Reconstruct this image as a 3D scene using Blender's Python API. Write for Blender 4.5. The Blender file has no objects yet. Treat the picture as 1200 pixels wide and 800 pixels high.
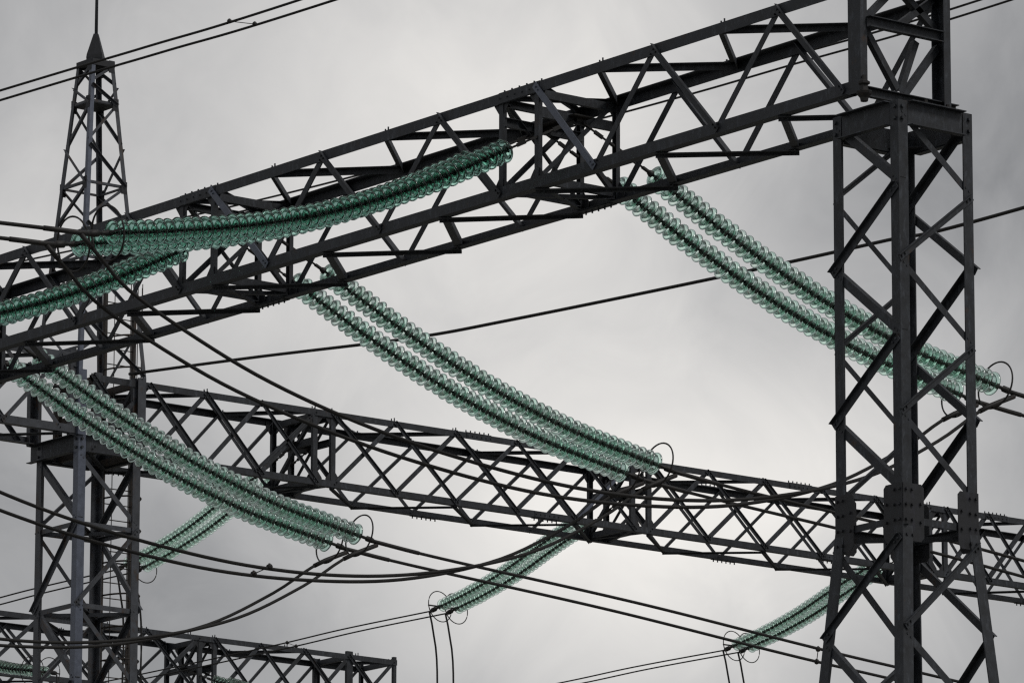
import bpy, math, random
from mathutils import Vector as V, Matrix
random.seed(7)
sc = bpy.context.scene
COL = sc.collection
GZ = 1.7                      # camera height above the ground

# ------------------------------------------------------------------ camera
PITCH, ROLL, YAW, FPX = 0.21390, 0.0025658, 2.47870, 7016.4
fw = V((math.cos(YAW)*math.cos(PITCH), math.sin(YAW)*math.cos(PITCH), math.sin(PITCH)))
rt = V((math.sin(YAW), -math.cos(YAW), 0)); up = rt.cross(fw)
cr, sr = math.cos(ROLL), math.sin(ROLL)
rt, up = rt*cr + up*sr, up*cr - rt*sr
cd = bpy.data.cameras.new('camera'); cam = bpy.data.objects.new('camera', cd); COL.objects.link(cam)
cd.sensor_width = 36; cd.lens = 36*FPX/1200; cd.clip_start = 0.5; cd.clip_end = 6000
m = Matrix((rt, up, -fw)).transposed().to_4x4(); m.translation = V((0, 0, GZ)); cam.matrix_world = m
sc.camera = cam
sc.view_settings.view_transform = 'Standard'; sc.view_settings.look = 'None'
sc.view_settings.exposure = 0.0; sc.view_settings.gamma = 1; sc.view_settings.use_curve_mapping = False
sc.render.engine = 'CYCLES'
cy = sc.cycles
cy.max_bounces = 14; cy.transmission_bounces = 14; cy.diffuse_bounces = 2; cy.glossy_bounces = 4
cy.caustics_reflective = False; cy.caustics_refractive = False
cy.use_denoising = False; cy.sample_clamp_indirect = 2.5
cy.filter_width = 1.3

# ------------------------------------------------------------------ sky (overcast)
world = bpy.data.worlds.new('World'); sc.world = world; world.use_nodes = True
nt = world.node_tree; nt.nodes.clear()
def N(t, **k):
    n = nt.nodes.new(t)
    for a, b in k.items(): setattr(n, a, b)
    return n
SUN_EL, SUN_AZ = math.radians(48), math.radians(25)      # azimuth measured from +X towards +Y
out = N('ShaderNodeOutputWorld'); bg = N('ShaderNodeBackground'); bg.inputs['Strength'].default_value = 0.1
nt.links.new(bg.outputs[0], out.inputs[0])
sky = N('ShaderNodeTexSky', sky_type='NISHITA', sun_disc=False)
sky.sun_elevation = SUN_EL; sky.sun_rotation = math.pi/2 - SUN_AZ
tc = N('ShaderNodeTexCoord')
def mth(op, a, b=None):
    n = N('ShaderNodeMath', operation=op)
    for i, x in enumerate((a, b)):
        if x is None: continue
        if isinstance(x, (int, float)): n.inputs[i].default_value = x
        else: nt.links.new(x, n.inputs[i])
    return n.outputs[0]
def direction(px, py):
    return (fw + rt*((px-600)/FPX) - up*((py-400)/FPX)).normalized()
nrm = N('ShaderNodeVectorMath', operation='NORMALIZE'); nt.links.new(tc.outputs['Generated'], nrm.inputs[0])
base = None
# thin, brighter places in the cloud layer: direction, angular radius, brightness
THIN = [((610, 60), 310, .21), ((640, 120), 110, .08), ((330, 330), 320, .15), ((730, 620), 200, .32),
        ((560, 600), 130, .10), ((20, 290), 85, .16), ((1010, 520), 120, .17), ((820, 300), 260, .07), ((1150, 420), 90, .05), ((760, 650), 150, .10), ((840, 400), 130, -.14), ((560, 330), 110, -.05), ((1160, 120), 150, -.06), ((230, 620), 160, -.05), ((90, 60), 110, -.05), ((1000, 300), 90, -.07), ((560, 470), 90, -.04)]
for (px, py), s, a in THIN:
    d = direction(px, py)
    dp = N('ShaderNodeVectorMath', operation='SUBTRACT'); nt.links.new(nrm.outputs[0], dp.inputs[0]); dp.inputs[1].default_value = d
    ln = N('ShaderNodeVectorMath', operation='LENGTH'); nt.links.new(dp.outputs[0], ln.inputs[0])
    q = mth('MULTIPLY', mth('POWER', ln.outputs['Value'], 2.0), -1/(2*(s/FPX)**2))
    g = mth('MULTIPLY', mth('EXPONENT', q), a)
    base = g if base is None else mth('ADD', base, g)
n1 = N('ShaderNodeTexNoise'); n1.inputs['Scale'].default_value = 14; n1.inputs['Detail'].default_value = 5; n1.inputs['Roughness'].default_value = .5
n1.inputs['Distortion'].default_value = .4
nt.links.new(nrm.outputs[0], n1.inputs['Vector'])
n2 = N('ShaderNodeTexNoise'); n2.inputs['Scale'].default_value = 3; n2.inputs['Detail'].default_value = 3
nt.links.new(nrm.outputs[0], n2.inputs['Vector'])
n3 = N('ShaderNodeTexNoise'); n3.inputs['Scale'].default_value = 42; n3.inputs['Detail'].default_value = 7; n3.inputs['Roughness'].default_value = .55; n3.inputs['Distortion'].default_value = .8
nt.links.new(nrm.outputs[0], n3.inputs['Vector'])
val = mth('ADD', mth('ADD', base, .345), mth('ADD', mth('MULTIPLY', mth('SUBTRACT', n1.outputs['Fac'], .5), .30), mth('MULTIPLY', mth('SUBTRACT', n3.outputs['Fac'], .5), .24)))
ramp = N('ShaderNodeValToRGB')
ramp.color_ramp.elements[0].position = .25; ramp.color_ramp.elements[0].color = (.99, .995, 1.015, 1)
ramp.color_ramp.elements[1].position = .85; ramp.color_ramp.elements[1].color = (1.03, 1.0, .955, 1)
nt.links.new(val, ramp.inputs[0])
vm = N('ShaderNodeVectorMath', operation='SCALE'); nt.links.new(ramp.outputs[0], vm.inputs[0])
nt.links.new(mth('MULTIPLY', val, 9.8), vm.inputs['Scale'])
mx = N('ShaderNodeMix', data_type='RGBA'); mx.inputs['Factor'].default_value = .96
nt.links.new(sky.outputs[0], mx.inputs[6]); nt.links.new(vm.outputs[0], mx.inputs[7]); nt.links.new(mx.outputs[2], bg.inputs['Color'])

sd = bpy.data.lights.new('sun', 'SUN'); sd.energy = 1.0; sd.angle = math.radians(18); sd.color = (1, .97, .92)
so = bpy.data.objects.new('sun', sd); COL.objects.link(so)
sdir = V((math.cos(SUN_EL)*math.cos(SUN_AZ), math.cos(SUN_EL)*math.sin(SUN_AZ), math.sin(SUN_EL)))
so.rotation_euler = sdir.to_track_quat('Z', 'Y').to_euler(); so.location = (0, 0, 60)

# ------------------------------------------------------------------ materials
def mat(name, col, rough=.6, metal=0., var=.35, scale=6., spots=None, bump=0., rust=None):
    m = bpy.data.materials.new(name); m.use_nodes = True; t = m.node_tree; b = t.nodes['Principled BSDF']
    b.inputs['Roughness'].default_value = rough; b.inputs['Metallic'].default_value = metal
    co = t.nodes.new('ShaderNodeTexCoord')
    n = t.nodes.new('ShaderNodeTexNoise'); n.inputs['Scale'].default_value = scale; n.inputs['Detail'].default_value = 8; n.inputs['Roughness'].default_value = .65
    t.links.new(co.outputs['Object'], n.inputs['Vector'])
    r = t.nodes.new('ShaderNodeValToRGB'); e = r.color_ramp.elements
    e[0].position = .3; e[1].position = .7
    e[0].color = tuple(c*(1-var) for c in col)+(1,); e[1].color = tuple(c*(1+var) for c in col)+(1,)
    t.links.new(n.outputs['Fac'], r.inputs[0]); last = r.outputs[0]
    for kk, sp_ in enumerate((spots, rust)):
        if not sp_: continue
        c2, lo, hi, s2 = sp_
        n2_ = t.nodes.new('ShaderNodeTexNoise'); n2_.inputs['Scale'].default_value = s2; n2_.inputs['Detail'].default_value = 6; n2_.inputs['Roughness'].default_value = .7
        mp_ = t.nodes.new('ShaderNodeMapping'); mp_.inputs['Scale'].default_value = (1, 1, .35 if kk == 0 else .6); mp_.inputs['Location'].default_value = (kk*7.3, 0, 0)
        t.links.new(co.outputs['Object'], mp_.inputs['Vector']); t.links.new(mp_.outputs[0], n2_.inputs['Vector'])
        r2 = t.nodes.new('ShaderNodeValToRGB'); r2.color_ramp.elements[0].position = lo; r2.color_ramp.elements[1].position = hi
        t.links.new(n2_.outputs['Fac'], r2.inputs[0])
        x = t.nodes.new('ShaderNodeMix'); x.data_type = 'RGBA'
        t.links.new(r2.outputs[0], x.inputs['Factor']); t.links.new(last, x.inputs[6]); x.inputs[7].default_value = tuple(c2)+(1,)
        last = x.outputs[2]
    t.links.new(last, b.inputs['Base Color'])
    rr = t.nodes.new('ShaderNodeMapRange'); rr.inputs[3].default_value = rough-.12; rr.inputs[4].default_value = rough+.14
    t.links.new(n.outputs['Fac'], rr.inputs[0]); t.links.new(rr.outputs[0], b.inputs['Roughness'])
    if bump:
        bp = t.nodes.new('ShaderNodeBump'); bp.inputs['Strength'].default_value = bump; bp.inputs['Distance'].default_value = .01
        t.links.new(n.outputs['Fac'], bp.inputs['Height']); t.links.new(bp.outputs[0], b.inputs['Normal'])
    return m
STEEL = mat('weathered_steel', (.0195, .0225, .0285), .58, 0, .6, 7, ((.080, .092, .112), .53, .78, 15), .2, ((.045, .024, .014), .62, .72, 5))
STEEL_B = mat('galvanised_steel', (.050, .055, .066), .5, 0, .45, 5, ((.11, .12, .14), .6, .8, 13), .15, ((.045, .026, .016), .55, .66, 4))
STEEL_R = mat('rusty_steel', (.034, .029, .026), .7, 0, .45, 5, ((.070, .038, .021), .5, .72, 9), .2)
BRIGHT = mat('lit_galvanised_steel', (.10, .115, .155), .4, .1, .3, 7, None, .08)  # lit look of the left tower's near leg and bright braces, put into the colour
GUSSET = mat('painted_gusset_steel', (.016, .017, .021), .6, 0, .5, 9, ((.03, .03, .045), .55, .75, 14), .15)
CABLE = mat('weathered_aluminium_cable', (.011, .010, .0095), .75, 0, .35, 9, ((.03, .027, .025), .6, .8, 20))
IRON = mat('cast_iron_fitting', (.014, .0125, .012), .6, 0, .4, 20, ((.05, .022, .014), .58, .75, 13))
CONC = mat('concrete', (.30, .29, .27), .9, 0, .2, 3)
def glassmat(name, col, rough=.02):
    g = bpy.data.materials.new(name); g.use_nodes = True; t = g.node_tree; b = t.nodes['Principled BSDF']
    b.inputs['Base Color'].default_value = col+(1,); b.inputs['Transmission Weight'].default_value = 1.0
    b.inputs['Roughness'].default_value = rough; b.inputs['IOR'].default_value = 1.5
    co = t.nodes.new('ShaderNodeTexCoord'); n = t.nodes.new('ShaderNodeTexNoise'); n.inputs['Scale'].default_value = 12; n.inputs['Detail'].default_value = 4
    t.links.new(co.outputs['Object'], n.inputs['Vector'])
    r = t.nodes.new('ShaderNodeMapRange'); r.inputs[3].default_value = rough; r.inputs[4].default_value = rough+.06
    t.links.new(n.outputs['Fac'], r.inputs[0]); t.links.new(r.outputs[0], b.inputs['Roughness'])
    return g
GLASS = glassmat('green_toughened_glass', (.70, .93, .83))
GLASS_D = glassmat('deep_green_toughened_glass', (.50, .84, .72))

# ------------------------------------------------------------------ mesh helpers
class MB:
    def __init__(s): s.v = []; s.f = []; s.smooth = []
    def prism(s, P, Q, poly, u, w):
        """extrude polygon (list of (a,b) in basis u,w) from P to Q"""
        i = len(s.v); n = len(poly)
        for C in (P, Q):
            for a, b in poly: s.v.append(C + u*a + w*b)
        for k in range(n):
            j = (k+1) % n; s.f.append((i+k, i+j, i+n+j, i+n+k)); s.smooth.append(False)
        s.f.append(tuple(i+k for k in reversed(range(n)))); s.f.append(tuple(i+n+k for k in range(n))); s.smooth += [False]*2
        return s
    def frame(s, P, Q, u):
        d = (Q-P).normalized(); u = (u - d*u.dot(d)).normalized(); return u, d.cross(u)
    def bar(s, P, Q, a, b, u=V((0, 0, 1))):
        if abs((Q-P).normalized().dot(u)) > .98: u = V((1, 0, 0))
        u, w = s.frame(P, Q, u); a /= 2; b /= 2
        return s.prism(P, Q, [(-a, -b), (a, -b), (a, b), (-a, b)], u, w)
    def angle(s, P, Q, u, w, a=.16, t=.014, b=None):
        """L section: corner on line PQ, flanges along u (length a) and w (length b)"""
        b = b or a; d = (Q-P).normalized()
        u = (u - d*u.dot(d)).normalized(); w = (w - d*w.dot(d) - u*w.dot(u)).normalized()
        return s.prism(P, Q, [(0, 0), (a, 0), (a, t), (t, t), (t, b), (0, b)], u, w)
    def channel(s, P, Q, u, w, h=.3, b=.09, t=.012):
        """C section: web along u (height h, centred), flanges along w"""
        d = (Q-P).normalized(); u = (u - d*u.dot(d)).normalized(); w = (w - d*w.dot(d) - u*w.dot(u)).normalized(); h /= 2
        return s.prism(P, Q, [(-h, 0), (h, 0), (h, b), (h-t, b), (h-t, t), (-h+t, t), (-h+t, b), (-h, b)], u, w)
    def lathe(s, P, Q, prof, seg=16, smooth=True):
        """prof: list of (dist along PQ, radius); open ends are capped when r>0"""
        d = (Q-P).normalized(); h = V((0, 0, 1)) if abs(d.z) < .9 else V((1, 0, 0)); u = (h - d*h.dot(d)).normalized(); w = d.cross(u)
        i = len(s.v); n = len(prof)
        for z, r in prof:
            for k in range(seg):
                a = 2*math.pi*k/seg; s.v.append(P + d*z + (u*math.cos(a) + w*math.sin(a))*r)
        for j in range(n-1):
            for k in range(seg):
                l = (k+1) % seg; s.f.append((i+j*seg+k, i+j*seg+l, i+(j+1)*seg+l, i+(j+1)*seg+k)); s.smooth.append(smooth)
        s.f.append(tuple(i+k for k in reversed(range(seg)))); s.f.append(tuple(i+(n-1)*seg+k for k in range(seg))); s.smooth += [False]*2
        return s
    def cyl(s, P, Q, r, seg=8): L = (Q-P).length; return s.lathe(P, Q, [(0, r), (L, r)], seg)
    def tube(s, pts, r, seg=6, closed=False):
        i = len(s.v); n = len(pts); ref = V((.13, .21, .97))
        for j, p in enumerate(pts):
            a = pts[(j-1) % n] if closed or j else pts[0]; b = pts[(j+1) % n] if closed or j < n-1 else pts[-1]
            d = (b-a).normalized(); h = ref if abs(d.dot(ref)) < .97 else V((1, 0, 0)); u = (h - d*h.dot(d)).normalized(); w = d.cross(u)
            rr = r(j/(n-1)) if callable(r) else r
            for k in range(seg):
                t = 2*math.pi*k/seg; s.v.append(p + (u*math.cos(t)+w*math.sin(t))*rr)
        for j in range(n if closed else n-1):
            jj = (j+1) % n
            for k in range(seg):
                l = (k+1) % seg; s.f.append((i+j*seg+k, i+j*seg+l, i+jj*seg+l, i+jj*seg+k)); s.smooth.append(True)
        if not closed:
            s.f.append(tuple(i+k for k in reversed(range(seg)))); s.f.append(tuple(i+(n-1)*seg+k for k in range(seg))); s.smooth += [False]*2
        return s
    def plate(s, C, u, w, a, b, t, poly=None):
        """plate centred on C, spanned by unit vectors u (a) and w (b), thickness t"""
        n = u.cross(w).normalized(); poly = poly or [(-.5, -.5), (.5, -.5), (.5, .5), (-.5, .5)]
        return s.prism(C - n*t/2, C + n*t/2, [(x*a, y*b) for x, y in poly], u, w)
    def bolt(s, P, n, r=.017, h=.03): return s.lathe(P, P+n*h, [(0, r), (h, r)], 6, False)
    def mesh(s, name, material, origin=V((0, 0, 0))):
        me = bpy.data.meshes.new(name); me.from_pydata([tuple(p-origin) for p in s.v], [], s.f); me.update()
        me.polygons.foreach_set('use_smooth', s.smooth); me.materials.append(material)
        return me
def W(x, y, z): return V((x, y, z+GZ))
def empty(name, loc, label, cat, group=None):
    o = bpy.data.objects.new(name, None); COL.objects.link(o); o.location = loc; o.empty_display_size = .2
    o['label'] = label; o['category'] = cat
    if group: o['group'] = group
    return o
def part(name, mb, material, parent, label=None):
    """the builder works in world coordinates; the mesh is stored relative to its thing"""
    org = V((0, 0, 0)); p = parent
    while p is not None: org = org + V(p.location); p = p.parent
    o = bpy.data.objects.new(name, mb.mesh(name, material, org)); COL.objects.link(o); o.parent = parent
    if label: o['label'] = label
    return o
def link(name, me, parent, M=None):
    o = bpy.data.objects.new(name, me); COL.objects.link(o); o.parent = parent
    if M is not None: o.matrix_local = M
    return o
def copy_tree(o, parent=None):
    c = o.copy(); COL.objects.link(c); c.parent = parent
    for ch in o.children: copy_tree(ch, c)
    return c
X, Y, Z = V((1, 0, 0)), V((0, 1, 0)), V((0, 0, 1))

# ------------------------------------------------------------------ ground
g = MB(); nx = 24
for i in range(nx+1):
    for j in range(nx+1):
        g.v.append(V((-1500+3000*i/nx-60, -1500+3000*j/nx+60, 0)))
for i in range(nx):
    for j in range(nx):
        a = i*(nx+1)+j; g.f.append((a, a+nx+1, a+nx+2, a+1)); g.smooth.append(False)
GRASS = mat('dry_grass_and_gravel', (.15, .145, .12), .95, 0, .3, .4, ((.24, .235, .22), .42, .60, .05))
o = bpy.data.objects.new('ground', g.mesh('ground', GRASS)); COL.objects.link(o); o['kind'] = 'structure'

# ------------------------------------------------------------------ lattice beams
class Beam:
    """box girder of four chords; s runs along it, d from the near face (0) to the far face (Wd)"""
    def __init__(s, axis, ref, zt, zb, Wd, root, steel, cw, dw):
        s.ax, s.ref, s.zt, s.zb, s.W, s.root, s.steel, s.cw, s.dw = axis, ref, zt, zb, Wd, root, steel, cw, dw
        s.along = X if axis == 'x' else Y; s.deep = Y if axis == 'x' else -X
    def P(s, a, d, z): return W(a, s.ref+d, z) if s.ax == 'x' else W(s.ref-d, a, z)
    def chords(s, a, b, t=.014):
        for d in (0, s.W):
            for z in (s.zt, s.zb):
                ud = s.deep if d == 0 else -s.deep; uz = -Z if z == s.zt else Z
                part('chord', MB().angle(s.P(a, d, z), s.P(b, d, z), uz, ud, s.cw, t), s.steel, s.root)
    def face(s, kind, p, q, outside, name='brace', bright=False, w=None):
        """member lying on a face from p to q = (a, d, z); kind near/far/top/bottom"""
        n = {'near': -s.deep, 'far': s.deep, 'top': Z, 'bottom': -Z}[kind]
        A, B = s.P(*p)+s.along*random.gauss(0, .012), s.P(*q)+s.along*random.gauss(0, .012); t = .010; w = (w or s.dw)*random.choice((.94, 1, 1, 1.05, 1.1))
        off = n*(.003+t) if outside else -n*.017
        d = (B-A).normalized(); inpl = n.cross(d).normalized()
        A2, B2 = A+off-d*.05, B+off+d*.05
        if inpl.z > 0 or (abs(inpl.z) < .05 and inpl.dot(s.deep) > 0): inpl = -inpl
        m = MB().angle(A2-inpl*w/2, B2-inpl*w/2, inpl, (n if outside else -n), w, t, w*(.14 if bright else .5 if outside else .9))
        for E, sg in ((A2, 1), (B2, -1)):
            for k in (.06, .13): m.bolt(E+d*sg*k+n*.0, n if outside else n, .014, .03 if outside else .045)
        return part(name, m, BRIGHT if bright else s.steel, s.root)
    def cd(s, side):      # attachment line just inside a chord flange
        i = s.cw*.45
        return {'A': (0, s.zt-i), 'C': (0, s.zb+i), 'B': (s.W, s.zt-i), 'D': (s.W, s.zb+i)}[side]
    def th(s, side):
        i = s.cw*.45
        return {'A': (i, s.zt), 'C': (i, s.zb), 'B': (s.W-i, s.zt), 'D': (s.W-i, s.zb)}[side]
    def warren(s, nodes, bright=()):
        n = len(nodes)
        for k in range(n-1):
            a, b = nodes[k], nodes[k+1]; e = k % 2 == 0
            l, r = ('C', 'A') if e else ('A', 'C')
            s.face('near', (a,)+s.cd(l), (b,)+s.cd(r), e, 'diagonal_brace', k in bright)
            l, r = ('B', 'D') if e else ('D', 'B')
            s.face('far', (a,)+s.cd(l), (b,)+s.cd(r), e, 'diagonal_brace')
            l, r = ('D', 'C') if e else ('C', 'D')
            s.face('bottom', (a,)+s.th(l), (b,)+s.th(r), e, 'lacing_bar')
            l, r = ('A', 'B') if e else ('B', 'A')
            s.face('top', (a,)+s.th(l), (b,)+s.th(r), False, 'lacing_bar')
    def crossed(s, nodes):
        n = len(nodes)
        for k in range(n-1):
            a, b = nodes[k], nodes[k+1]
            for kind, t_, b_ in (('near', 'A', 'C'), ('far', 'B', 'D')):
                s.face(kind, (a,)+s.cd(t_), (b,)+s.cd(b_), True, 'diagonal_brace')
                s.face(kind, (a,)+s.cd(b_), (b,)+s.cd(t_), False, 'diagonal_brace')
            l, r = ('C', 'D') if k % 2 == 0 else ('D', 'C')
            s.face('bottom', (a,)+s.th(l), (b,)+s.th(r), True, 'lacing_bar')
            l, r = ('A', 'B') if k % 2 == 0 else ('B', 'A')
            s.face('top', (a,)+s.th(l), (b,)+s.th(r), False, 'lacing_bar')
    def station(s, a, b, pw, zc, plates=True):
        """stiffened bay between a and b where the strings hang: posts, cross frames, centre tie"""
        for q, dirn in ((a, -1), (b, 1)):
            al = s.along*dirn*(1 if b < a else -1)
            for d in (0, s.W):
                ud = s.deep if d == 0 else -s.deep
                off = ud*.018
                m = MB().channel(s.P(q, d, s.zb+.02)+off, s.P(q, d, s.zt-.02)+off, s.along, ud, pw, .07, .010)
                part('post', m, s.steel, s.root)
            i = s.cw
            for z in (s.zt-i*.9, s.zb+i*.9):
                part('cross_member', MB().channel(s.P(q, .03, z), s.P(q, s.W-.03, z), Z, al, .12, .06, .009), s.steel, s.root)
            for z1, z2 in ((s.zb+.12, s.zt-.12), (s.zt-.12, s.zb+.12)):
                part('inner_brace', MB().angle(s.P(q, .08, z1)+s.along*(.012 if z1 < z2 else -.012), s.P(q, s.W-.08, z2)+s.along*(.012 if z1 < z2 else -.012), Z, al, .07, .008), s.steel, s.root)
            part('tie_beam', MB().channel(s.P(q, .05, zc), s.P(q, s.W-.05, zc), Z, al, .14, .06, .010), s.steel, s.root)
            if plates:
                for (d, z, n) in ((0, s.zt, 1), (0, s.zb, -1), (s.W, s.zt, 1), (s.W, s.zb, -1)):
                    ud = s.deep if d == 0 else -s.deep
                    c = s.P(q, d, z) - Z*n*.16 + ud*.035
                    part('gusset_plate', MB().plate(c, s.along, Z, .34, .26, .01, [(-.5, .5*n), (-.5, 0), (-.2, -.5*n), (.2, -.5*n), (.5, 0), (.5, .5*n)]), GUSSET, s.root)
        zc_ = s.P((a+b)/2, s.W/2, zc)
        L = abs(a-b)/2
        m = MB().bar(zc_-s.along*(L+.05), zc_+s.along*(L+.05), .09, .09)
        m.plate(zc_+Z*.02, s.deep, s.along, .34, L*2+.3, .02)
        part('hanger_beam', m, IRON, s.root)
        for z in (s.zt, s.zb):
            dz = -.02 if z == s.zt else .02
            for pq in (((a, .08), (b, s.W-.08), 0), ((a, s.W-.08), (b, .08), .012)):
                part('lacing_bar', MB().angle(s.P(pq[0][0], pq[0][1], z+dz-pq[2]*(1 if dz < 0 else -1)), s.P(pq[1][0], pq[1][1], z+dz-pq[2]*(1 if dz < 0 else -1)), s.along, Z*(-1 if dz < 0 else 1), .07, .008), s.steel, s.root)
    def splice(s, a, side, L=.75, rows=6):
        d, z = {'A': (0, s.zt), 'C': (0, s.zb), 'B': (s.W, s.zt), 'D': (s.W, s.zb)}[side]
        ud = s.deep if d == 0 else -s.deep; n = Z if z == s.zt else -Z
        cw = s.cw
        m = MB()
        c = s.P(a, d, z)
        m.plate(c + n*.007 + ud*cw*.5, s.along, ud, L, cw*.9, .008)
        m.plate(c - ud*.007 - n*cw*.5, s.along, n, L, cw*.9, .008)
        for k in range(rows):
            x = (-.45+.9*k/(rows-1))*L
            m.bolt(c+s.along*x+n*.008+ud*cw*.5, n, .013, .05)
            m.bolt(c+s.along*x-ud*.008-n*cw*.5, -ud, .013, .02)
        part('splice_plate', m, s.steel, s.root)
    def bolts(s, a, side, rows=2):
        d, z = {'A': (0, s.zt), 'C': (0, s.zb), 'B': (s.W, s.zt), 'D': (s.W, s.zb)}[side]
        ud = s.deep if d == 0 else -s.deep; n = Z if z == s.zt else -Z
        m = MB()
        for k in range(rows): m.bolt(s.P(a+k*.07, d, z)+ud*s.cw*.5, n, .012, .055+.02*k)
        part('bolt', m, s.steel, s.root)
def nodes(a, b, n): return [a+(b-a)*k/n for k in range(n+1)]

Y1 = 50.85
r1 = empty('lattice_beam', W(-73, Y1+.76, 20.85), 'nearest dark steel lattice beam, rising to the square tower on the right', 'gantry beam', 'gantry beams')
b1 = Beam('x', Y1, 21.62, 20.08, 1.52, r1, STEEL, .16, .105)
b1.chords(-57.6, -88.4)
b1.warren(nodes(-58.0, -64.6, 5), bright=(4,))
b1.warren(nodes(-65.42, -72.55, 5), bright=(4,))
b1.warren(nodes(-73.38, -80.55, 5), bright=(4,))
b1.warren(nodes(-81.4, -88.1, 5))
ST1 = [(-64.6, -65.42), (-72.55, -73.38), (-80.55, -81.4)]
for a, b in ST1:
    b1.station(a, b, .095, 21.2)
    b1.splice((a+b)/2+.02, 'A', .95, 6); b1.splice((a+b)/2-.1, 'D', .95, 7)
for x in (-60.6, -63.25, -68.26, -71.1, -76.2, -79.1): b1.bolts(x, 'A')
# end frame over the tower
for d in (0, 1.52):
    ud = Y if d == 0 else -Y
    part('end_post', MB().channel(b1.P(-57.67-.09*(d==0), d, 20.06)-ud*.004, b1.P(-57.67-.09*(d==0), d, 24.5)-ud*.004, X, ud, .25, .12, .014), STEEL, r1)
part('end_channel', MB().channel(b1.P(-57.66, .02, 20.07), b1.P(-57.66, 1.70, 20.07), Z, X, .14, .08, .012), STEEL, r1)
part('end_channel', MB().channel(b1.P(-57.63, .10, 21.03), b1.P(-57.63, 1.42, 21.03), Z, X, .15, .09, .012), STEEL, r1)
part('end_channel', MB().channel(b1.P(-57.63, .10, 21.62), b1.P(-57.63, 1.42, 21.62), Z, X, .15, .09, .012), STEEL, r1)
for p, q in (((.12, 20.95), (.68, 20.2)), ((1.02, 20.95), (.72, 20.2)), ((1.42, 20.95), (.80, 20.18)), ((.12, 21.12), (.62, 21.6)), ((1.4, 21.12), (.66, 21.65)), ((.66, 21.1), (1.35, 21.6))):
    part('end_brace', MB().angle(b1.P(-57.70, p[0], p[1]), b1.P(-57.70, q[0], q[1]), Y, -X, .09, .010), STEEL, r1)
m = MB(); m.lathe(b1.P(-57.60, .02, 19.92), b1.P(-57.60, .02, 20.35), [(0, .05), (.05, .06), (.10, .10), (.13, .11), (.15, .06), (.22, .05), (.24, .08), (.27, .08), (.3, .03), (.36, .03)], 7, False)
part('clamp', m, IRON, r1)
for y in (1.02, 1.42):
    m = MB().bar(b1.P(-57.6, y, 19.99), b1.P(-57.45, y, 19.99), .06, .12); m.bolt(b1.P(-57.5, y, 20.0), Z, .03, .08); part('clamp', m, IRON, r1)

X2 = -90.95
r2 = empty('lattice_beam', W(X2-.7, 72, 22.3), 'middle distance lattice beam with crossed bracing, sloping down behind the right tower', 'gantry beam', 'gantry beams')
b2 = Beam('y', X2, 23.10, 21.62, 1.45, r2, STEEL, .125, .072)
b2.chords(61.1, 87.6)
b2.crossed(nodes(61.1, 66.25, 4)); b2.crossed(nodes(66.68, 74.1, 5)); b2.crossed(nodes(74.52, 82.05, 5)); b2.crossed(nodes(82.47, 87.2, 4))
for q in (61.25, 62.1):
    for d in (0, 1.45):
        ud = -X if d == 0 else X
        part('end_post', MB().channel(b2.P(q, d, 21.6)+ud*.02, b2.P(q, d, 23.15)+ud*.02, Y, ud, .16, .08, .012), STEEL_R if d else STEEL_B, r2)
    for z in (23.05, 22.4, 21.7): part('end_channel', MB().channel(b2.P(q, .05, z), b2.P(q, 1.40, z), Z, Y, .13, .08, .012), STEEL_R, r2)
    for z0, z1 in ((21.7, 23.0), (23.0, 21.7)): part('inner_brace', MB().angle(b2.P(q+(.012 if z0 < z1 else -.012), .08, z0), b2.P(q+(.012 if z0 < z1 else -.012), 1.37, z1), Z, Y, .08, .009), STEEL, r2)
ST2 = [(66.25, 66.68), (74.1, 74.52), (82.05, 82.47)]
for a, b in ST2:
    b2.station(a, b, .11, 22.5)
    b2.face('near', (a-1.4, 0, 21.75), (a-.1, 0, 22.95), True, 'outer_brace', a > 70, .06)
for q, s_ in ((70.2, 'A'), (69.3, 'B'), (69.9, 'D'), (71.9, 'C'), (78.5, 'A'), (77.3, 'B'), (77.6, 'D'), (79.3, 'C'), (62.7, 'D'), (83.9, 'A'), (86.0, 'D')): b2.splice(q, s_, .62, 6)
for q in (63.67, 66.2, 66.6, 68.1, 69.6, 74.0, 82.0): b2.bolts(q, 'A')

r2b = empty('lattice_beam', W(X2-.7, 54, 22.5), 'grey lattice beam entering from the left edge and resting on the left tower', 'gantry beam', 'gantry beams')
b2b = Beam('y', X2, 23.45, 21.93, 1.5, r2b, STEEL_B, .15, .075)
b2b.chords(60.82, 50.0)
b2b.crossed(nodes(60.4, 50.2, 8))
for d in (0, 1.5):
    ud = -X if d == 0 else X
    part('end_post', MB().channel(b2b.P(60.72, d, 21.9)+ud*.02, b2b.P(60.72, d, 23.5)+ud*.02, Y, ud, .22, .10, .012), STEEL_B, r2b)
part('end_channel', MB().channel(b2b.P(60.74, .05, 23.5), b2b.P(60.74, 1.45, 23.5), Z, Y, .2, .08, .012), STEEL_B, r2b)

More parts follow.
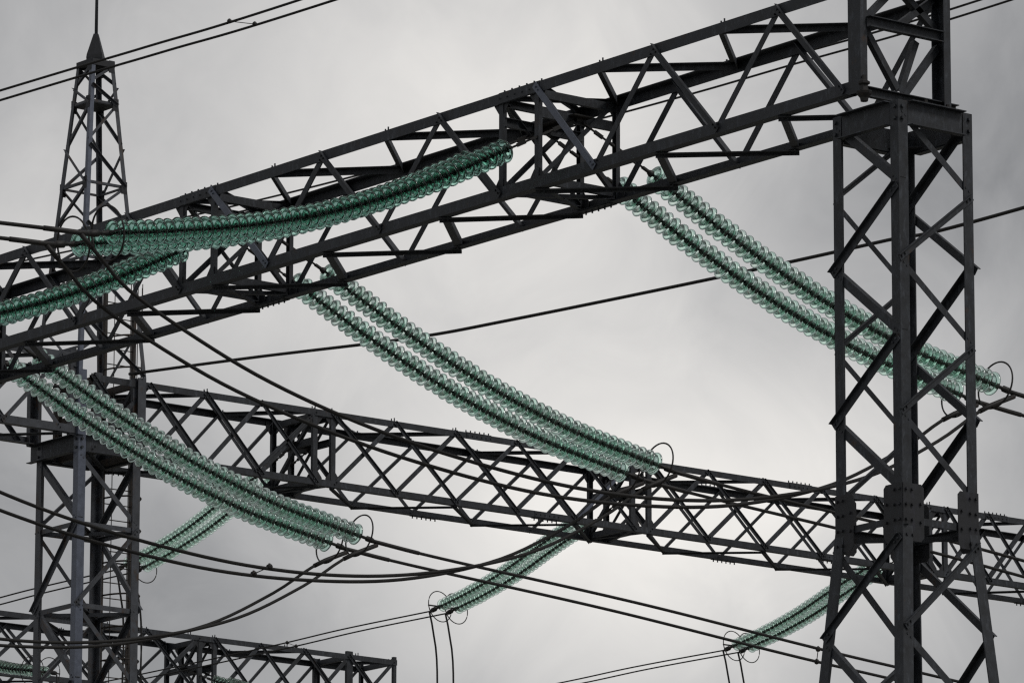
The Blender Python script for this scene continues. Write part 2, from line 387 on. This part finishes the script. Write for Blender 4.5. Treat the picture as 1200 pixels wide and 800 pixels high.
X3 = -114.1
r3 = empty('lattice_beam', W(X3-.7, 73, 22.3), 'farthest lattice beam, crossing the bottom left corner of the photo', 'gantry beam', 'gantry beams')
b3 = Beam('y', X3, 23.12, 21.62, 1.45, r3, STEEL, .125, .075)
b3.chords(60.0, 85.6)
for q in (84.2, 85.55):
    for d in (0, 1.45):
        ud = -X if d == 0 else X
        part('end_post', MB().channel(b3.P(q, d, 21.6)+ud*.02, b3.P(q, d, 23.2)+ud*.02, Y, ud, .18 if q < 85 else .09, .08, .012), STEEL, r3)
    for z in (23.08, 21.7): part('end_channel', MB().channel(b3.P(q, .05, z), b3.P(q, 1.40, z), Z, Y, .12, .08, .012), STEEL, r3)
    part('inner_brace', MB().angle(b3.P(q, .08, 21.75), b3.P(q, 1.37, 23.0), Z, Y, .08, .009), STEEL, r3)
b3.crossed(nodes(60.3, 71.85, 8)); b3.crossed(nodes(72.3, 79.8, 5)); b3.crossed(nodes(80.25, 85.5, 4))
ST3 = [(71.87, 72.3), (79.83, 80.25)]
for a, b in ST3: b3.station(a, b, .11, 22.4)
for q, s_ in ((76.9, 'A'), (76.5, 'B'), (78.0, 'A'), (82.4, 'B')): b3.splice(q, s_, .7, 6)
for q in (79.5, 80.2, 82.3, 84.4): b3.bolts(q, 'A')

# ------------------------------------------------------------------ lattice towers
def tower(cx, cy_, s, ztop, kink, levels, low, label, steel, steelN, lw, spire, ring_mat, group='lattice gantry towers', horiz=(), xt=0.):
    root = empty('lattice_tower', V((cx, cy_, 0)), label, 'tower', group)
    h = s/2
    grow = .167/2
    def half(z): return h if z >= kink else h + (kink-z)*grow
    sg = {'L': (-1, -1), 'N': (1, -1), 'R': (1, 1), 'F': (-1, 1)}
    def C(k, z): return W(cx+sg[k][0]*half(z), cy_+sg[k][1]*half(z), z)
    for k in 'LNRF':
        u, w = X*(-sg[k][0]), Y*(-sg[k][1])
        part('leg', MB().angle(C(k, kink), C(k, ztop), u, w, lw, .018), steelN if k == 'N' else steel, root)
        part('leg', MB().angle(C(k, -GZ+.25), C(k, kink), u, w, lw*1.06, .02), steelN if k == 'N' else steel, root)
        ft = C(k, -GZ); m = MB(); m.lathe(V((ft.x, ft.y, -.3)), V((ft.x, ft.y, .3)), [(0, .55), (.45, .5), (.6, .42)], 4, False)
        part('footing', m, CONC, root)
        for u_, n_, o_ in ((u, Y*sg[k][1], w), (w, X*sg[k][0], u)):
            c = C(k, kink) + u_*.175 + n_*.010
            m = MB().plate(c-Z*.02, u_, Z, .36, .76, .012, [(-.5, -.5), (.35, -.5), (.5, -.42), (.5, .44), (.38, .5), (-.5, .5)])
            for i in range(4):
                for j in range(2): m.bolt(c+u_*(-.13+.10*j)+Z*(-.32+.2*i)+n_*.006, n_, .02, .03)
            m.bolt(c+u_*.12+Z*.1+n_*.006, n_, .02, .03); m.bolt(c+u_*.12-Z*.14+n_*.006, n_, .02, .03)
            part('gusset_plate', m, GUSSET, root)
    faces = [('N', 'L', -Y), ('R', 'N', X), ('F', 'R', Y), ('L', 'F', -X)]   # even level at first, odd at second
    def brace(p, q, n, outside, w, name='brace', mt=None):
        d = (q-p).normalized(); t = .010; inpl = n.cross(d).normalized()
        if inpl.z > 0: inpl = -inpl
        off = n*(.003+t) if outside else -n*.022
        a, b = p+off+d*.04, q+off-d*.04
        m = MB().angle(a-inpl*w/2, b-inpl*w/2, inpl, n if outside else -n, w, t, w*(.5 if outside else .85))
        for E, s_ in ((a, 1), (b, -1)):
            for kk in (.05, .12): m.bolt(E+d*s_*kk, n, .016, .03)
        return part(name, m, mt or steel, root)
    for fi, (a, b, n) in enumerate(faces):
        for i in range(len(levels)-1):
            z0, z1 = levels[i], levels[i+1]
            c0, c1 = (b, a) if i % 2 == 0 else (a, b)
            p, q = C(c0, z0), C(c1, z1)
            ov = .07 if i % 2 else 0; d_ = (q-p).normalized()
            brace(p, q+d_*ov, n, i % 2 == 1, (.115, .088, .105, .075)[fi]*lw/.16)
        for i in range(len(low)-1):
            z0, z1 = low[i], low[i+1]
            c0, c1 = (a, b) if i % 2 == 0 else (b, a)
            p, q = C(c0, z0), C(c1, z1)
            brace(p, q, n, i % 2 == 0, .10*lw/.16)
        for z in (kink-.12,)+tuple(horiz):
            p, q = C(a, z), C(b, z); brace(p, q, n, False, .09*lw/.16, 'girt')
    # plan bracing at the kink
    for z in (kink-.2,)+tuple(horiz):
        part('plan_brace', MB().angle(C('L', z), C('R', z), Y, -Z, .07, .008), steel, root)
        part('plan_brace', MB().angle(C('N', z+.015), C('F', z+.015), X, -Z, .07, .008), steel, root)
    # top ring of channels
    zr = ztop-.165
    for a, b, n in faces:
        p, q = C(a, zr), C(b, zr); d = (q-p).normalized()
        ext = .16 if a in 'NF' and b in 'LR' else 0
        ext = .12 if n.x else 0
        m = MB().channel(p+d*.02-n*.034, q-d*.02-n*.034, Z, n, .30, .030, .012)
        e0 = -xt if (xt and n.y and a in 'FL') else lw+.012; e1 = -xt if (xt and n.y and b in 'FL') else lw+.012
        m.channel(p+d*e0-n*.020, q-d*e1-n*.020, Z, n, .335, .11, .014)
        for k in (.05, .95):
            m.bolt(p+(q-p)*k+Z*.08, n, .028, .035); m.bolt(p+(q-p)*k-Z*.08, n, .028, .035)
        part('ring_channel', m, ring_mat, root)
    for k in 'LNRF':
        c = C(k, zr); u = X*(-sg[k][0]); w = Y*(-sg[k][1])
        part('corner_plate', MB().plate(c+u*.2+w*.2-Z*.10, u, w, .36, .36, .012, [(-.5, -.5), (.5, -.5), (-.5, .5)]), GUSSET, root)
    if spire:
        zb_, zt_, s0, s1, zl, rod = spire
        def S(k, z):
            hh = (s0+(s1-s0)*(z-zb_)/(zt_-zb_))/2; return W(cx+sg[k][0]*hh, cy_+sg[k][1]*hh, z)
        # stub posts from the ring to the spire base
        sp = root
        for k in 'LNRF':
            u, w = X*(-sg[k][0]), Y*(-sg[k][1])
            part('spire_leg', MB().angle(S(k, zb_), S(k, zt_), u, w, .085, .010), steelN if k == 'N' else steel, sp)
            part('spire_post', MB().angle(W(cx+sg[k][0]*(s0/2), cy_+sg[k][1]*(s0/2), ztop-.02), S(k, zb_), u, w, .18, .014), steelN if k == 'N' else steel, sp)
        for fi, (a, b, n) in enumerate(faces):
            for i in range(len(zl)-1):
                z0, z1 = zl[i], zl[i+1]; zm = (z0+z1)/2
                p, q, r_ = S(a, z0), S(b, zm), S(a, z1)
                for P_, Q_, o_ in ((p, q, True), (q, r_, False)):
                    e_ = (Q_-P_)*.035; P_, Q_ = P_+e_, Q_-e_
                    part('spire_brace', MB().angle(P_+(n*.012 if o_ else -n*.012), Q_+(n*.012 if o_ else -n*.012), n.cross((Q_-P_).normalized()), n if o_ else -n, .055, .007), steel, sp)
                part('spire_girt', MB().angle(S(a, z1)-n*.012, S(b, z1)-n*.012, Z, -n, .05, .007), steel, sp)
                for kk, z_ in ((a, z1),):
                    part('spire_gusset', MB().plate(S(kk, z_)+n*.008+(S(b, z_)-S(kk, z_)).normalized()*.07, Z, (S(b, z_)-S(kk, z_)).normalized(), .24, .13, .010), GUSSET, sp)
        part('spire_plate', MB().plate(W(cx, cy_, zl[-2]-.0), X, Y, s1*1.18, s1*1.18, .03), GUSSET, sp)
        m = MB()
        for a, b, n in faces: m.bar(S(a, zt_), S(b, zt_), .12, .03)
        m.plate(W(cx, cy_, zt_-.02), X, Y, s1*.9, s1*.9, .02); part('spire_cap', m, GUSSET, sp)
        m = MB().lathe(W(cx, cy_, zt_-.05), W(cx, cy_, zt_+.62), [(0, .20), (.18, .22), (.24, .21), (.60, .085), (.67, .06)], 4, False)
        part('spire_cap', m, GUSSET, sp)
        m = MB().lathe(W(cx, cy_, zt_+.5), W(cx, cy_, zt_+rod), [(0, .033), (rod*.6, .026), (rod-.7, .014)], 8)
        part('lightning_rod', m, steel, sp)
    return root

LV = [19.76, 18.74, 17.73, 16.70, 15.68, 14.62]
LOW = [14.05, 12.78, 11.35, 9.7, 7.9, 5.9, 3.7, 1.3, -1.4]
t1 = tower(-57.70, 51.63, 1.31, 19.86, 14.37, LV, LOW, 'tall square lattice tower at the right, nearest to the viewer, carrying the nearest beam', STEEL, STEEL, .165,
           None, STEEL)
t2 = tower(-91.65, 61.50, 1.40, 21.93, 14.4, [21.6, 20.3, 18.75, 17.3, 15.9, 14.6], LOW, 'grey lattice tower at the left with a pointed spire, lightning rod and caged ladder', STEEL_B, BRIGHT, .165,
           (23.15, 29.25, 1.52, .51, [23.15, 25.35, 26.83, 28.45, 29.20], 3.3), STEEL, horiz=(20.25, 18.72, 17.2), xt=.22)
t2['label'] = 'grey lattice tower at the left with a pointed spire, lightning rod and caged ladder'
t3 = tower(-114.80, 84.93, 1.36, 21.55, 14.4, [21.4, 20.0, 18.6, 17.2, 15.8, 14.6], LOW, 'far lattice tower top at the right end of the farthest beam', STEEL, STEEL, .16, None, STEEL)
t4 = tower(-91.65, 88.35, 1.40, 21.55, 14.4, [21.3, 19.9, 18.5, 17.1, 15.8, 14.6], LOW, 'lattice tower at the right edge under the far end of the middle beam', STEEL, STEEL, .165, None, STEEL)

# caged ladder of the left tower (its parts: rail, rung, hoop, strap)
lad = bpy.data.objects.new('ladder', None); COL.objects.link(lad); lad.parent = t2; lad.location = (-.45, 1.12, 0); lad.empty_display_size = .2
lx, ly0, ly1 = -92.36, 62.30, 62.96
ztop_l, zbot_l = 25.2, 4.0
for y in (ly0, ly1): part('rail', MB().bar(W(lx, y, zbot_l), W(lx, y, ztop_l), .085, .06), STEEL_R, lad)
z = zbot_l+.2
rn = 0
while z < ztop_l and rn < 95:
    part('rung', MB().cyl(W(lx, ly0, z), W(lx, ly1, z), .011, 5), STEEL_R, lad); z += .3; rn += 1
z = zbot_l+2.2
while z < ztop_l+.05:
    pts = []
    for k in range(15):
        a = math.pi*(k/14)
        pts.append(W(lx+math.sin(a)*.62, (ly0+ly1)/2-math.cos(a)*.36, z))
    part('hoop', MB().tube(pts, .018, 5), STEEL_R, lad); z += .62
for a in (.5, 1.2, 1.57, 1.95, 2.65):
    p = W(lx+math.sin(a)*.61, (ly0+ly1)/2-math.cos(a)*.355, 0)
    part('strap', MB().bar(V((p.x, p.y, zbot_l+2.2+GZ)), V((p.x, p.y, ztop_l+GZ)), .02, .008), STEEL_R, lad)
for z in (20.3, 18.7, 17.2, 15.8): part('bracket', MB().bar(W(lx, ly0, z), W(lx, 62.18, z), .04, .04), STEEL_R, lad)

# ------------------------------------------------------------------ insulator strings
def disc_mesh(gm=None):
    m = MB(); prof = [(.000, .018), (-.002, .048), (.004, .080), (.016, .115), (.036, .146), (.060, .166), (.080, .174), (.090, .173), (.090, .166), (.066, .156),
                      (.046, .140), (.040, .128), (.072, .119), (.077, .114), (.072, .109), (.030, .098), (.018, .066), (.014, .040), (.012, .018)]
    m.lathe(V((0, 0, 0)), V((0, 0, 1)), prof, 28)
    return m.mesh('glass_disc', gm or GLASS)
def cap_mesh():
    m = MB(); m.lathe(V((0, 0, 0)), V((0, 0, 1)), [(-.074, .018), (-.070, .032), (-.05, .040), (-.03, .047), (-.004, .051), (-.001, .045), (-.001, .014), (.018, .013), (.03, .020), (.072, .017)], 14)
    return m.mesh('metal_cap', IRON)
DISC, CAP = disc_mesh(), cap_mesh()
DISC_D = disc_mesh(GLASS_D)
DISC_P = disc_mesh(glassmat('pale_green_toughened_glass', (.80, .95, .88), .03))
DISC_M = disc_mesh(glassmat('dusty_green_toughened_glass', (.70, .90, .80), .14))
DISC_S = disc_mesh(glassmat('small_green_toughened_glass', (.80, .955, .88), .04))
def curve_pts(P, n):       # even samples along a Catmull-Rom curve
    dense = []
    Q = [P[0]*2-P[1]]+list(P)+[P[-1]*2-P[-2]]
    for i in range(1, len(Q)-2):
        for k in range(24):
            t = k/24; a, b, c, d = Q[i-1], Q[i], Q[i+1], Q[i+2]
            dense.append(.5*((2*b)+(c-a)*t+(2*a-5*b+4*c-d)*t*t+(3*b-a-3*c+d)*t**3))
    dense.append(P[-1])
    L = [0]
    for i in range(1, len(dense)): L.append(L[-1]+(dense[i]-dense[i-1]).length)
    res = []; j = 0
    for k in range(n):
        t = L[-1]*k/(n-1)
        while j < len(L)-2 and L[j+1] < t: j += 1
        f = (t-L[j])/max(1e-9, L[j+1]-L[j]); res.append(dense[j].lerp(dense[j+1], f))
    return res, L[-1]
def make_string(prof, anchor, pitch, ringr, name='insulator_string', rr=.014, size=1.0, disc=None):
    """prof: [(run, z)] from first disc to live end, local: run along +Y, z relative to anchor; anchor=(0,0)"""
    root = bpy.data.objects.new(name, None); COL.objects.link(root); root.empty_display_size = .3
    P = [V((0, a, b)) for a, b in prof]
    _, L = curve_pts(P, 5); n = int(L/pitch)+1; pts, _ = curve_pts(P, n)
    for i, p in enumerate(pts):
        d = (pts[min(i+1, n-1)]-pts[max(i-1, 0)]).normalized()
        q = d.to_track_quat('Z', 'X') @ Matrix.Rotation(random.uniform(0, 6.28), 3, 'Z').to_quaternion()
        tilt = Matrix.Rotation(random.gauss(0, .035), 4, 'X') @ Matrix.Rotation(random.gauss(0, .035), 4, 'Y')
        o = link('glass_disc', disc or random.choice((DISC, DISC, DISC_P, DISC_M)), root, Matrix.Translation(p) @ q.to_matrix().to_4x4() @ tilt @ Matrix.Diagonal((size*random.uniform(.985, 1.015), size*random.uniform(.985, 1.015), .5+size/2, 1)))
        link('metal_cap', CAP, o)
    d0 = (pts[1]-pts[0]).normalized()
    m = MB(); a = V((0, 0, 0)); b = pts[0]-d0*.07; 
    m.cyl(a, b, .016, 8)
    L0 = (b-a).length; e = (b-a).normalized()
    k = .1
    while k < L0-.08:
        m.bar(a+e*k, a+e*min(k+.16, L0), .055, .03, X if int(k*10) % 4 < 2 else Z); k += .24
    o = bpy.data.objects.new('shackle_link', m.mesh('shackle_link', IRON)); COL.objects.link(o); o.parent = root
    d1 = (pts[-1]-pts[-2]).normalized(); e0 = pts[-1]+d1*.06
    m = MB().lathe(e0, e0+d1*.42, [(0, .022), (.04, .04), (.12, .045), (.14, .028), (.24, .028), (.26, .05), (.36, .05), (.42, .03)], 10)
    o = bpy.data.objects.new('end_clamp', m.mesh('end_clamp', IRON)); COL.objects.link(o); o.parent = root
    if ringr:
        m = MB(); c = e0+d1*.10; h = d1.cross(X).normalized(); ring = []
        for k in range(40):
            t = 2*math.pi*k/40; ring.append(c + X*math.cos(t)*ringr*.94 + h*math.sin(t)*ringr + d1*.02*math.cos(t))
        m.tube(ring, rr, 6, True)
        m.bar(c-X*ringr*.93, c-X*.04, .03, .015); 
        o = bpy.data.objects.new('guard_ring', m.mesh('guard_ring', IRON)); COL.objects.link(o); o.parent = root
    return root, (e0+d1*.42)
# ---- strings of the nearest beam: hang from its centre line (Y = 51.61, z = 21.2)
yc, zc = Y1+.76, 21.2
FARP = [(52.98, 20.60), (54.49, 19.89), (56.12, 19.24), (57.78, 18.745), (59.45, 18.41)]
NEARP = [(50.35, 20.56), (48.9, 19.84), (47.44, 19.25), (45.98, 18.82), (44.6, 18.53), (43.75, 18.38)]
pf, endf = make_string([(a-yc, b-zc) for a, b in FARP], None, .150, .37, size=1.07)
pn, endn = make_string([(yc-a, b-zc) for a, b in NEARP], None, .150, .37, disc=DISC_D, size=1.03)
place = []
lab_far = ['front string of the right glass insulator pair, passing behind the right tower', 'rear string of the right glass insulator pair, passing behind the right tower',
           'lower string of the middle insulator pair, ending above the crossed lattice beam', 'upper string of the middle insulator pair, ending above the crossed lattice beam',
           'lower string of the large left insulator pair, in front of the left tower', 'upper string of the large left insulator pair, in front of the left tower']
XS = [(-65.42, -64.6), (-73.38, -72.55), (-81.4, -80.55)]
k = 0; first_f = True; first_n = True
for gi, pr in enumerate(XS):
    for j, x in enumerate(pr):
        o = pf if first_f else copy_tree(pf); first_f = False
        o.location = W(x, yc, zc)
        o['label'] = lab_far[gi*2+j] if gi else ['lower left string of the right glass insulator pair, passing behind the right tower', 'upper string of the right glass insulator pair, passing behind the right tower'][j]
        o['category'] = 'insulator string'; o['group'] = 'insulator strings behind the nearest beam'
lab_near = [['green string, lower of the two overlapping ones curving left from mid beam', 'green string, upper of the two overlapping ones curving left from mid beam'],
            ['green string, lower of the two leaving at the left edge of the photo', 'green string, upper of the two leaving at the left edge of the photo']]
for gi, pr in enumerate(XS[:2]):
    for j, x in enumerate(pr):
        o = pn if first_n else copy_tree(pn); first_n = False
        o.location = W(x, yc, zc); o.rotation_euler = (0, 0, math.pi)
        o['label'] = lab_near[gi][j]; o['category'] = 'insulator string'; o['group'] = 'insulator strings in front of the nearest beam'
# ---- strings of the middle and farthest beams
TP = [(.95, -.36), (2.0, -.66), (3.3, -1.02), (4.6, -1.36), (6.05, -1.66)]
def tp(run0, prof): return prof
T = [(-92.95, 22.06), (-94.1, 21.73), (-95.2, 21.39), (-96.3, 21.13), (-97.15, 20.98)]
pt, endt = make_string([(-a-91.67, b-22.5) for a, b in T], None, .132, .33, rr=.011, size=.76, disc=DISC_S)
labT = {66.25: 'rear string of the small insulator pair beside the left tower', 66.68: 'front string of the small insulator pair beside the left tower',
        74.1: 'upper left string of the small insulator pair hanging from the middle of the far beam', 74.52: 'lower right string of the small insulator pair hanging from the middle of the far beam',
        82.05: 'upper string of the small insulator pair hanging behind the right tower', 82.47: 'lower string of the small insulator pair hanging behind the right tower'}
ft = True
for a, b in ST2:
    for q in (a, b):
        o = pt if ft else copy_tree(pt); ft = False
        o.location = W(-91.67, q, 22.5); o.rotation_euler = (0, 0, math.pi/2)
        o['label'] = labT[q]; o['category'] = 'insulator string'; o['group'] = 'insulator strings of the middle beam'
labU = {71.87: 'rear green string cut by the bottom left corner of the photo', 72.3: 'front green string cut by the bottom left corner of the photo',
        79.83: 'left green string of the pair hanging at the bottom edge under the farthest beam', 80.25: 'right green string of the pair hanging at the bottom edge under the farthest beam'}
for a, b in ST3:
    for q in (a, b):
        o = copy_tree(pt); o.location = W(X3-.72, q, 22.42); o.rotation_euler = (0, 0, -math.pi/2)
        o['label'] = labU[q]; o['category'] = 'insulator string'; o['group'] = 'insulator strings of the farthest beam'

# ------------------------------------------------------------------ conductors
def wire(name, pts, r, label, cat='cable', group=None, sleeves=(), mt=CABLE, n=None):
    P = [W(*p) for p in pts]; _, L = curve_pts(P, 3); n = n or max(12, int(L/.25)); q, _ = curve_pts(P, n)
    root = empty(name, q[0], label, cat, group)
    part('strand', MB().tube(q, r, 8), mt, root)
    for s0, s1, rs in sleeves:
        i0, i1 = int(s0*(n-1)), max(int(s0*(n-1))+1, int(s1*(n-1)))
        pp = q[i0:i1+1]
        part('sleeve', MB().tube(pp, rs, 8), IRON, root)
    return root
def clamp(p, q, label, group='spacers between twin cables', r=.016):
    P_, Q_ = W(*p), W(*q); d = (Q_-P_).normalized(); o = empty('cable_spacer', P_, label, 'spacer', group)
    m = MB().cyl(P_, Q_, .009*r/.016, 6); part('spacer_bar', m, IRON, o)
    for E in (P_, Q_):
        c = MB().lathe(E-d*.05*r/.016, E+d*.05*r/.016, [(0, .02*r/.016), (.02*r/.016, .048*r/.016), (.08*r/.016, .048*r/.016), (.1*r/.016, .02*r/.016)], 8); c.bolt(E, Z, .016, .055*r/.016)
        part('spacer_clamp', c, IRON, o)
R = .0275
eY, eZ = yc+endf.y, zc+endf.z            # far live end
nY, nZ = yc-endn.y, zc+endn.z            # near live end
LN_ = {-64.6: 'rear', -65.42: 'front', -72.55: 'rear', -73.38: 'front', -80.55: 'rear', -81.4: 'front'}
WH = {0: 'right', 1: 'middle', 2: 'left'}
for gi, pr in enumerate(XS):
    for x in pr:
        w_ = 'lower' if x == pr[0] else 'upper'
        wire('line_cable', [(x, eY-.05, eZ), (x, eY+1.5, eZ-.14), (x, 65.8, 17.87), (x, 71.4, 17.38), (x, 78, 17.0), (x, 90, 16.9), (x, 106, 17.6)], R,
             f'{w_} of the twin cables running right from the {WH[gi]} large insulator pair', group='twin cables leaving the far insulator ends', sleeves=((0, .025, .036),))
        if gi < 2 or True:
            if gi < 2:
                wire('line_cable', [(x, nY+.05, nZ), (x, nY-1.4, nZ-.06), (x, 36, 17.95), (x, 26, 17.9), (x, 10, 18.6)], R,
                     f'{w_} twin cable leaving the left edge from the {"curved mid beam" if gi == 0 else "lower left"} strings', group='twin cables leaving the near insulator ends', sleeves=((0, .025, .036),))
            # jumper hanging under the beam
            dz = 0 if x == pr[1] else .04
            wire('jumper_cable', [(x, nY-.12, nZ-.02), (x, 43.50, 17.98), (x, 43.95, 17.62), (x, 44.9, 17.18), (x, 46.2, 16.70+dz/2), (x, 47.8, 16.30+dz), (x, 49.5, 16.03+dz), (x, 51.5, 15.86+dz), (x, 53.4, 15.90+dz), (x, 55.2, 16.16), (x, 57.0, 16.66), (x, 58.4, 17.36), (x, 59.3, 17.95), (x, eY+.06, eZ-.06)], R,
                 f'{w_} slack jumper looping under the nearest beam at the {WH[gi]} strings', group='slack jumper cables under the nearest beam', sleeves=((0, .02, .036), (.965, 1, .040)))
clamp((-72.55, 52.0, 15.88), (-73.38, 52.3, 15.92), 'spacer tying the twin jumper cables above the bottom left lattice beam')
clamp((-80.55, 69.9, 17.49), (-81.4, 70.6, 17.44), 'spacer on the twin cables where they pass behind the right tower leg')
# middle beam line cables and droppers
tX = -91.67-endt.y; tZ = 22.5+endt.z
for i, (a, b) in enumerate(ST2):
    for q in (a, b):
        w_ = 'upper' if q == a else 'lower'
        nm = ['beside the left tower', 'at centre bottom', 'at the right'][i]
        wire('line_cable', [(tX+.05, q, tZ), (-100.7, q, 20.92), (-104, q, 20.89), (-112, q, 20.93), (-124, q, 21.2), (-140, q, 22.0)], .016,
             f'{w_} thin cable running left from the small insulator pair {nm}', group='thin twin cables of the middle beam')
        wire('dropper_cable', [(tX-.05, q, tZ), (tX+.04, q+.04, tZ-.45), (tX+.10, q+.10, tZ-1.3), (tX+.1, q+.10, 17), (tX+.3, q+.2, 10), (tX+.6, q+.4, 3.0)], .020,
             f'{"left" if q == a else "right"} vertical cable dropping from the small insulator pair {nm}', group='vertical dropper cables')
        # equipment post the dropper lands on
clamp((-102.7, 74.1, 20.89), (-102.95, 74.52, 20.89), 'small spacer on thin twin cables above the far beam', r=.012)
# droppers end on post insulators on pedestals near the ground
def apparatus(x, y, label):
    o = empty('post_insulator', V((x, y, 0)), label, 'insulator post', 'post insulators under the droppers')
    m = MB().bar(V((x, y, 0)), V((x, y, 2.6)), .25, .25); part('pedestal', m, CONC, o)
    prof = [(0, .09)]
    for k in range(14): prof += [(.05+k*.14, .07), (.09+k*.14, .13), (.12+k*.14, .07)]
    m = MB().lathe(V((x, y, 2.6)), V((x, y, 4.7)), prof+[(2.1, .06)], 14); part('shed_stack', m, IRON, o)
for i, (a, b) in enumerate(ST2):
    for q in (a, b): apparatus(tX+.6, q+.4, 'ribbed post insulator on concrete pedestal beneath the %s dropper %s' % ('left' if q == a else 'right', ['by the left tower', 'at centre', 'at the right'][i]))
# farthest beam cables run towards the viewer
for a, b in ST3:
    for q in (a, b):
        wire('dropper_cable', [(X3-.72+endt.y-.05, q, 22.42+endt.z), (X3-.72+endt.y+.1, q, 20), (X3+6.0, q, 12), (X3+6.2, q, 3.0)], .018, f'{"left" if q == a else "right"} cable dropping from the {"corner" if a < 75 else "bottom edge"} green strings of the farthest beam', group='dropper cables of the farthest beam')
# high lines
wire('overhead_line', [(-125, 53, 26.9), (-100, 53, 25.95), (-81.84, 53, 25.37), (-77.56, 53, 25.22), (-73.33, 53, 25.09), (-60, 53, 24.9), (-40, 53, 25.0)], .021, 'upper of the twin lines crossing in front of the spire at top left', 'cable', 'twin lines at top left')
wire('overhead_line', [(-125, 53.35, 26.86), (-100, 53.35, 25.93), (-81.84, 53.35, 25.35), (-77.56, 53.35, 25.20), (-73.33, 53.35, 25.06), (-60, 53.35, 24.85), (-40, 53.35, 24.95)], .021, 'lower of the twin lines crossing in front of the spire at top left', 'cable', 'twin lines at top left')
clamp((-75.2, 53, 25.15), (-75.0, 53.35, 25.12), 'spacer on the twin lines right of the spire', r=.012)
for dy, w_ in ((0, 'upper'), (.38, 'lower')):
    wire('overhead_line', [(-125, 60+dy, 28.0), (-108, 60+dy, 26.4), (-91.08, 60+dy, 25.33), (-87.17, 60+dy, 25.13), (-81.9, 60+dy, 24.89), (-73.91, 60+dy, 24.66), (-70.24, 60+dy, 24.60), (-64.26, 60+dy, 24.56), (-50, 60+dy, 24.9), (-30, 60+dy, 26.4)], .018, f'{w_} of the twin lines seen through the nearest beam and above the right tower', 'cable', 'twin lines behind the nearest beam')
wire('overhead_line', [(-91.0, 61.95, 23.22), (-87.0, 62, 22.88), (-82.35, 62, 22.44), (-79.42, 62, 22.27), (-73.92, 62, 22.03), (-69.78, 62, 21.89), (-66.48, 62, 21.82), (-50, 62, 22.1), (-30, 62, 23.4)], .030, 'long single line sagging from the left tower across to the right edge', 'cable')
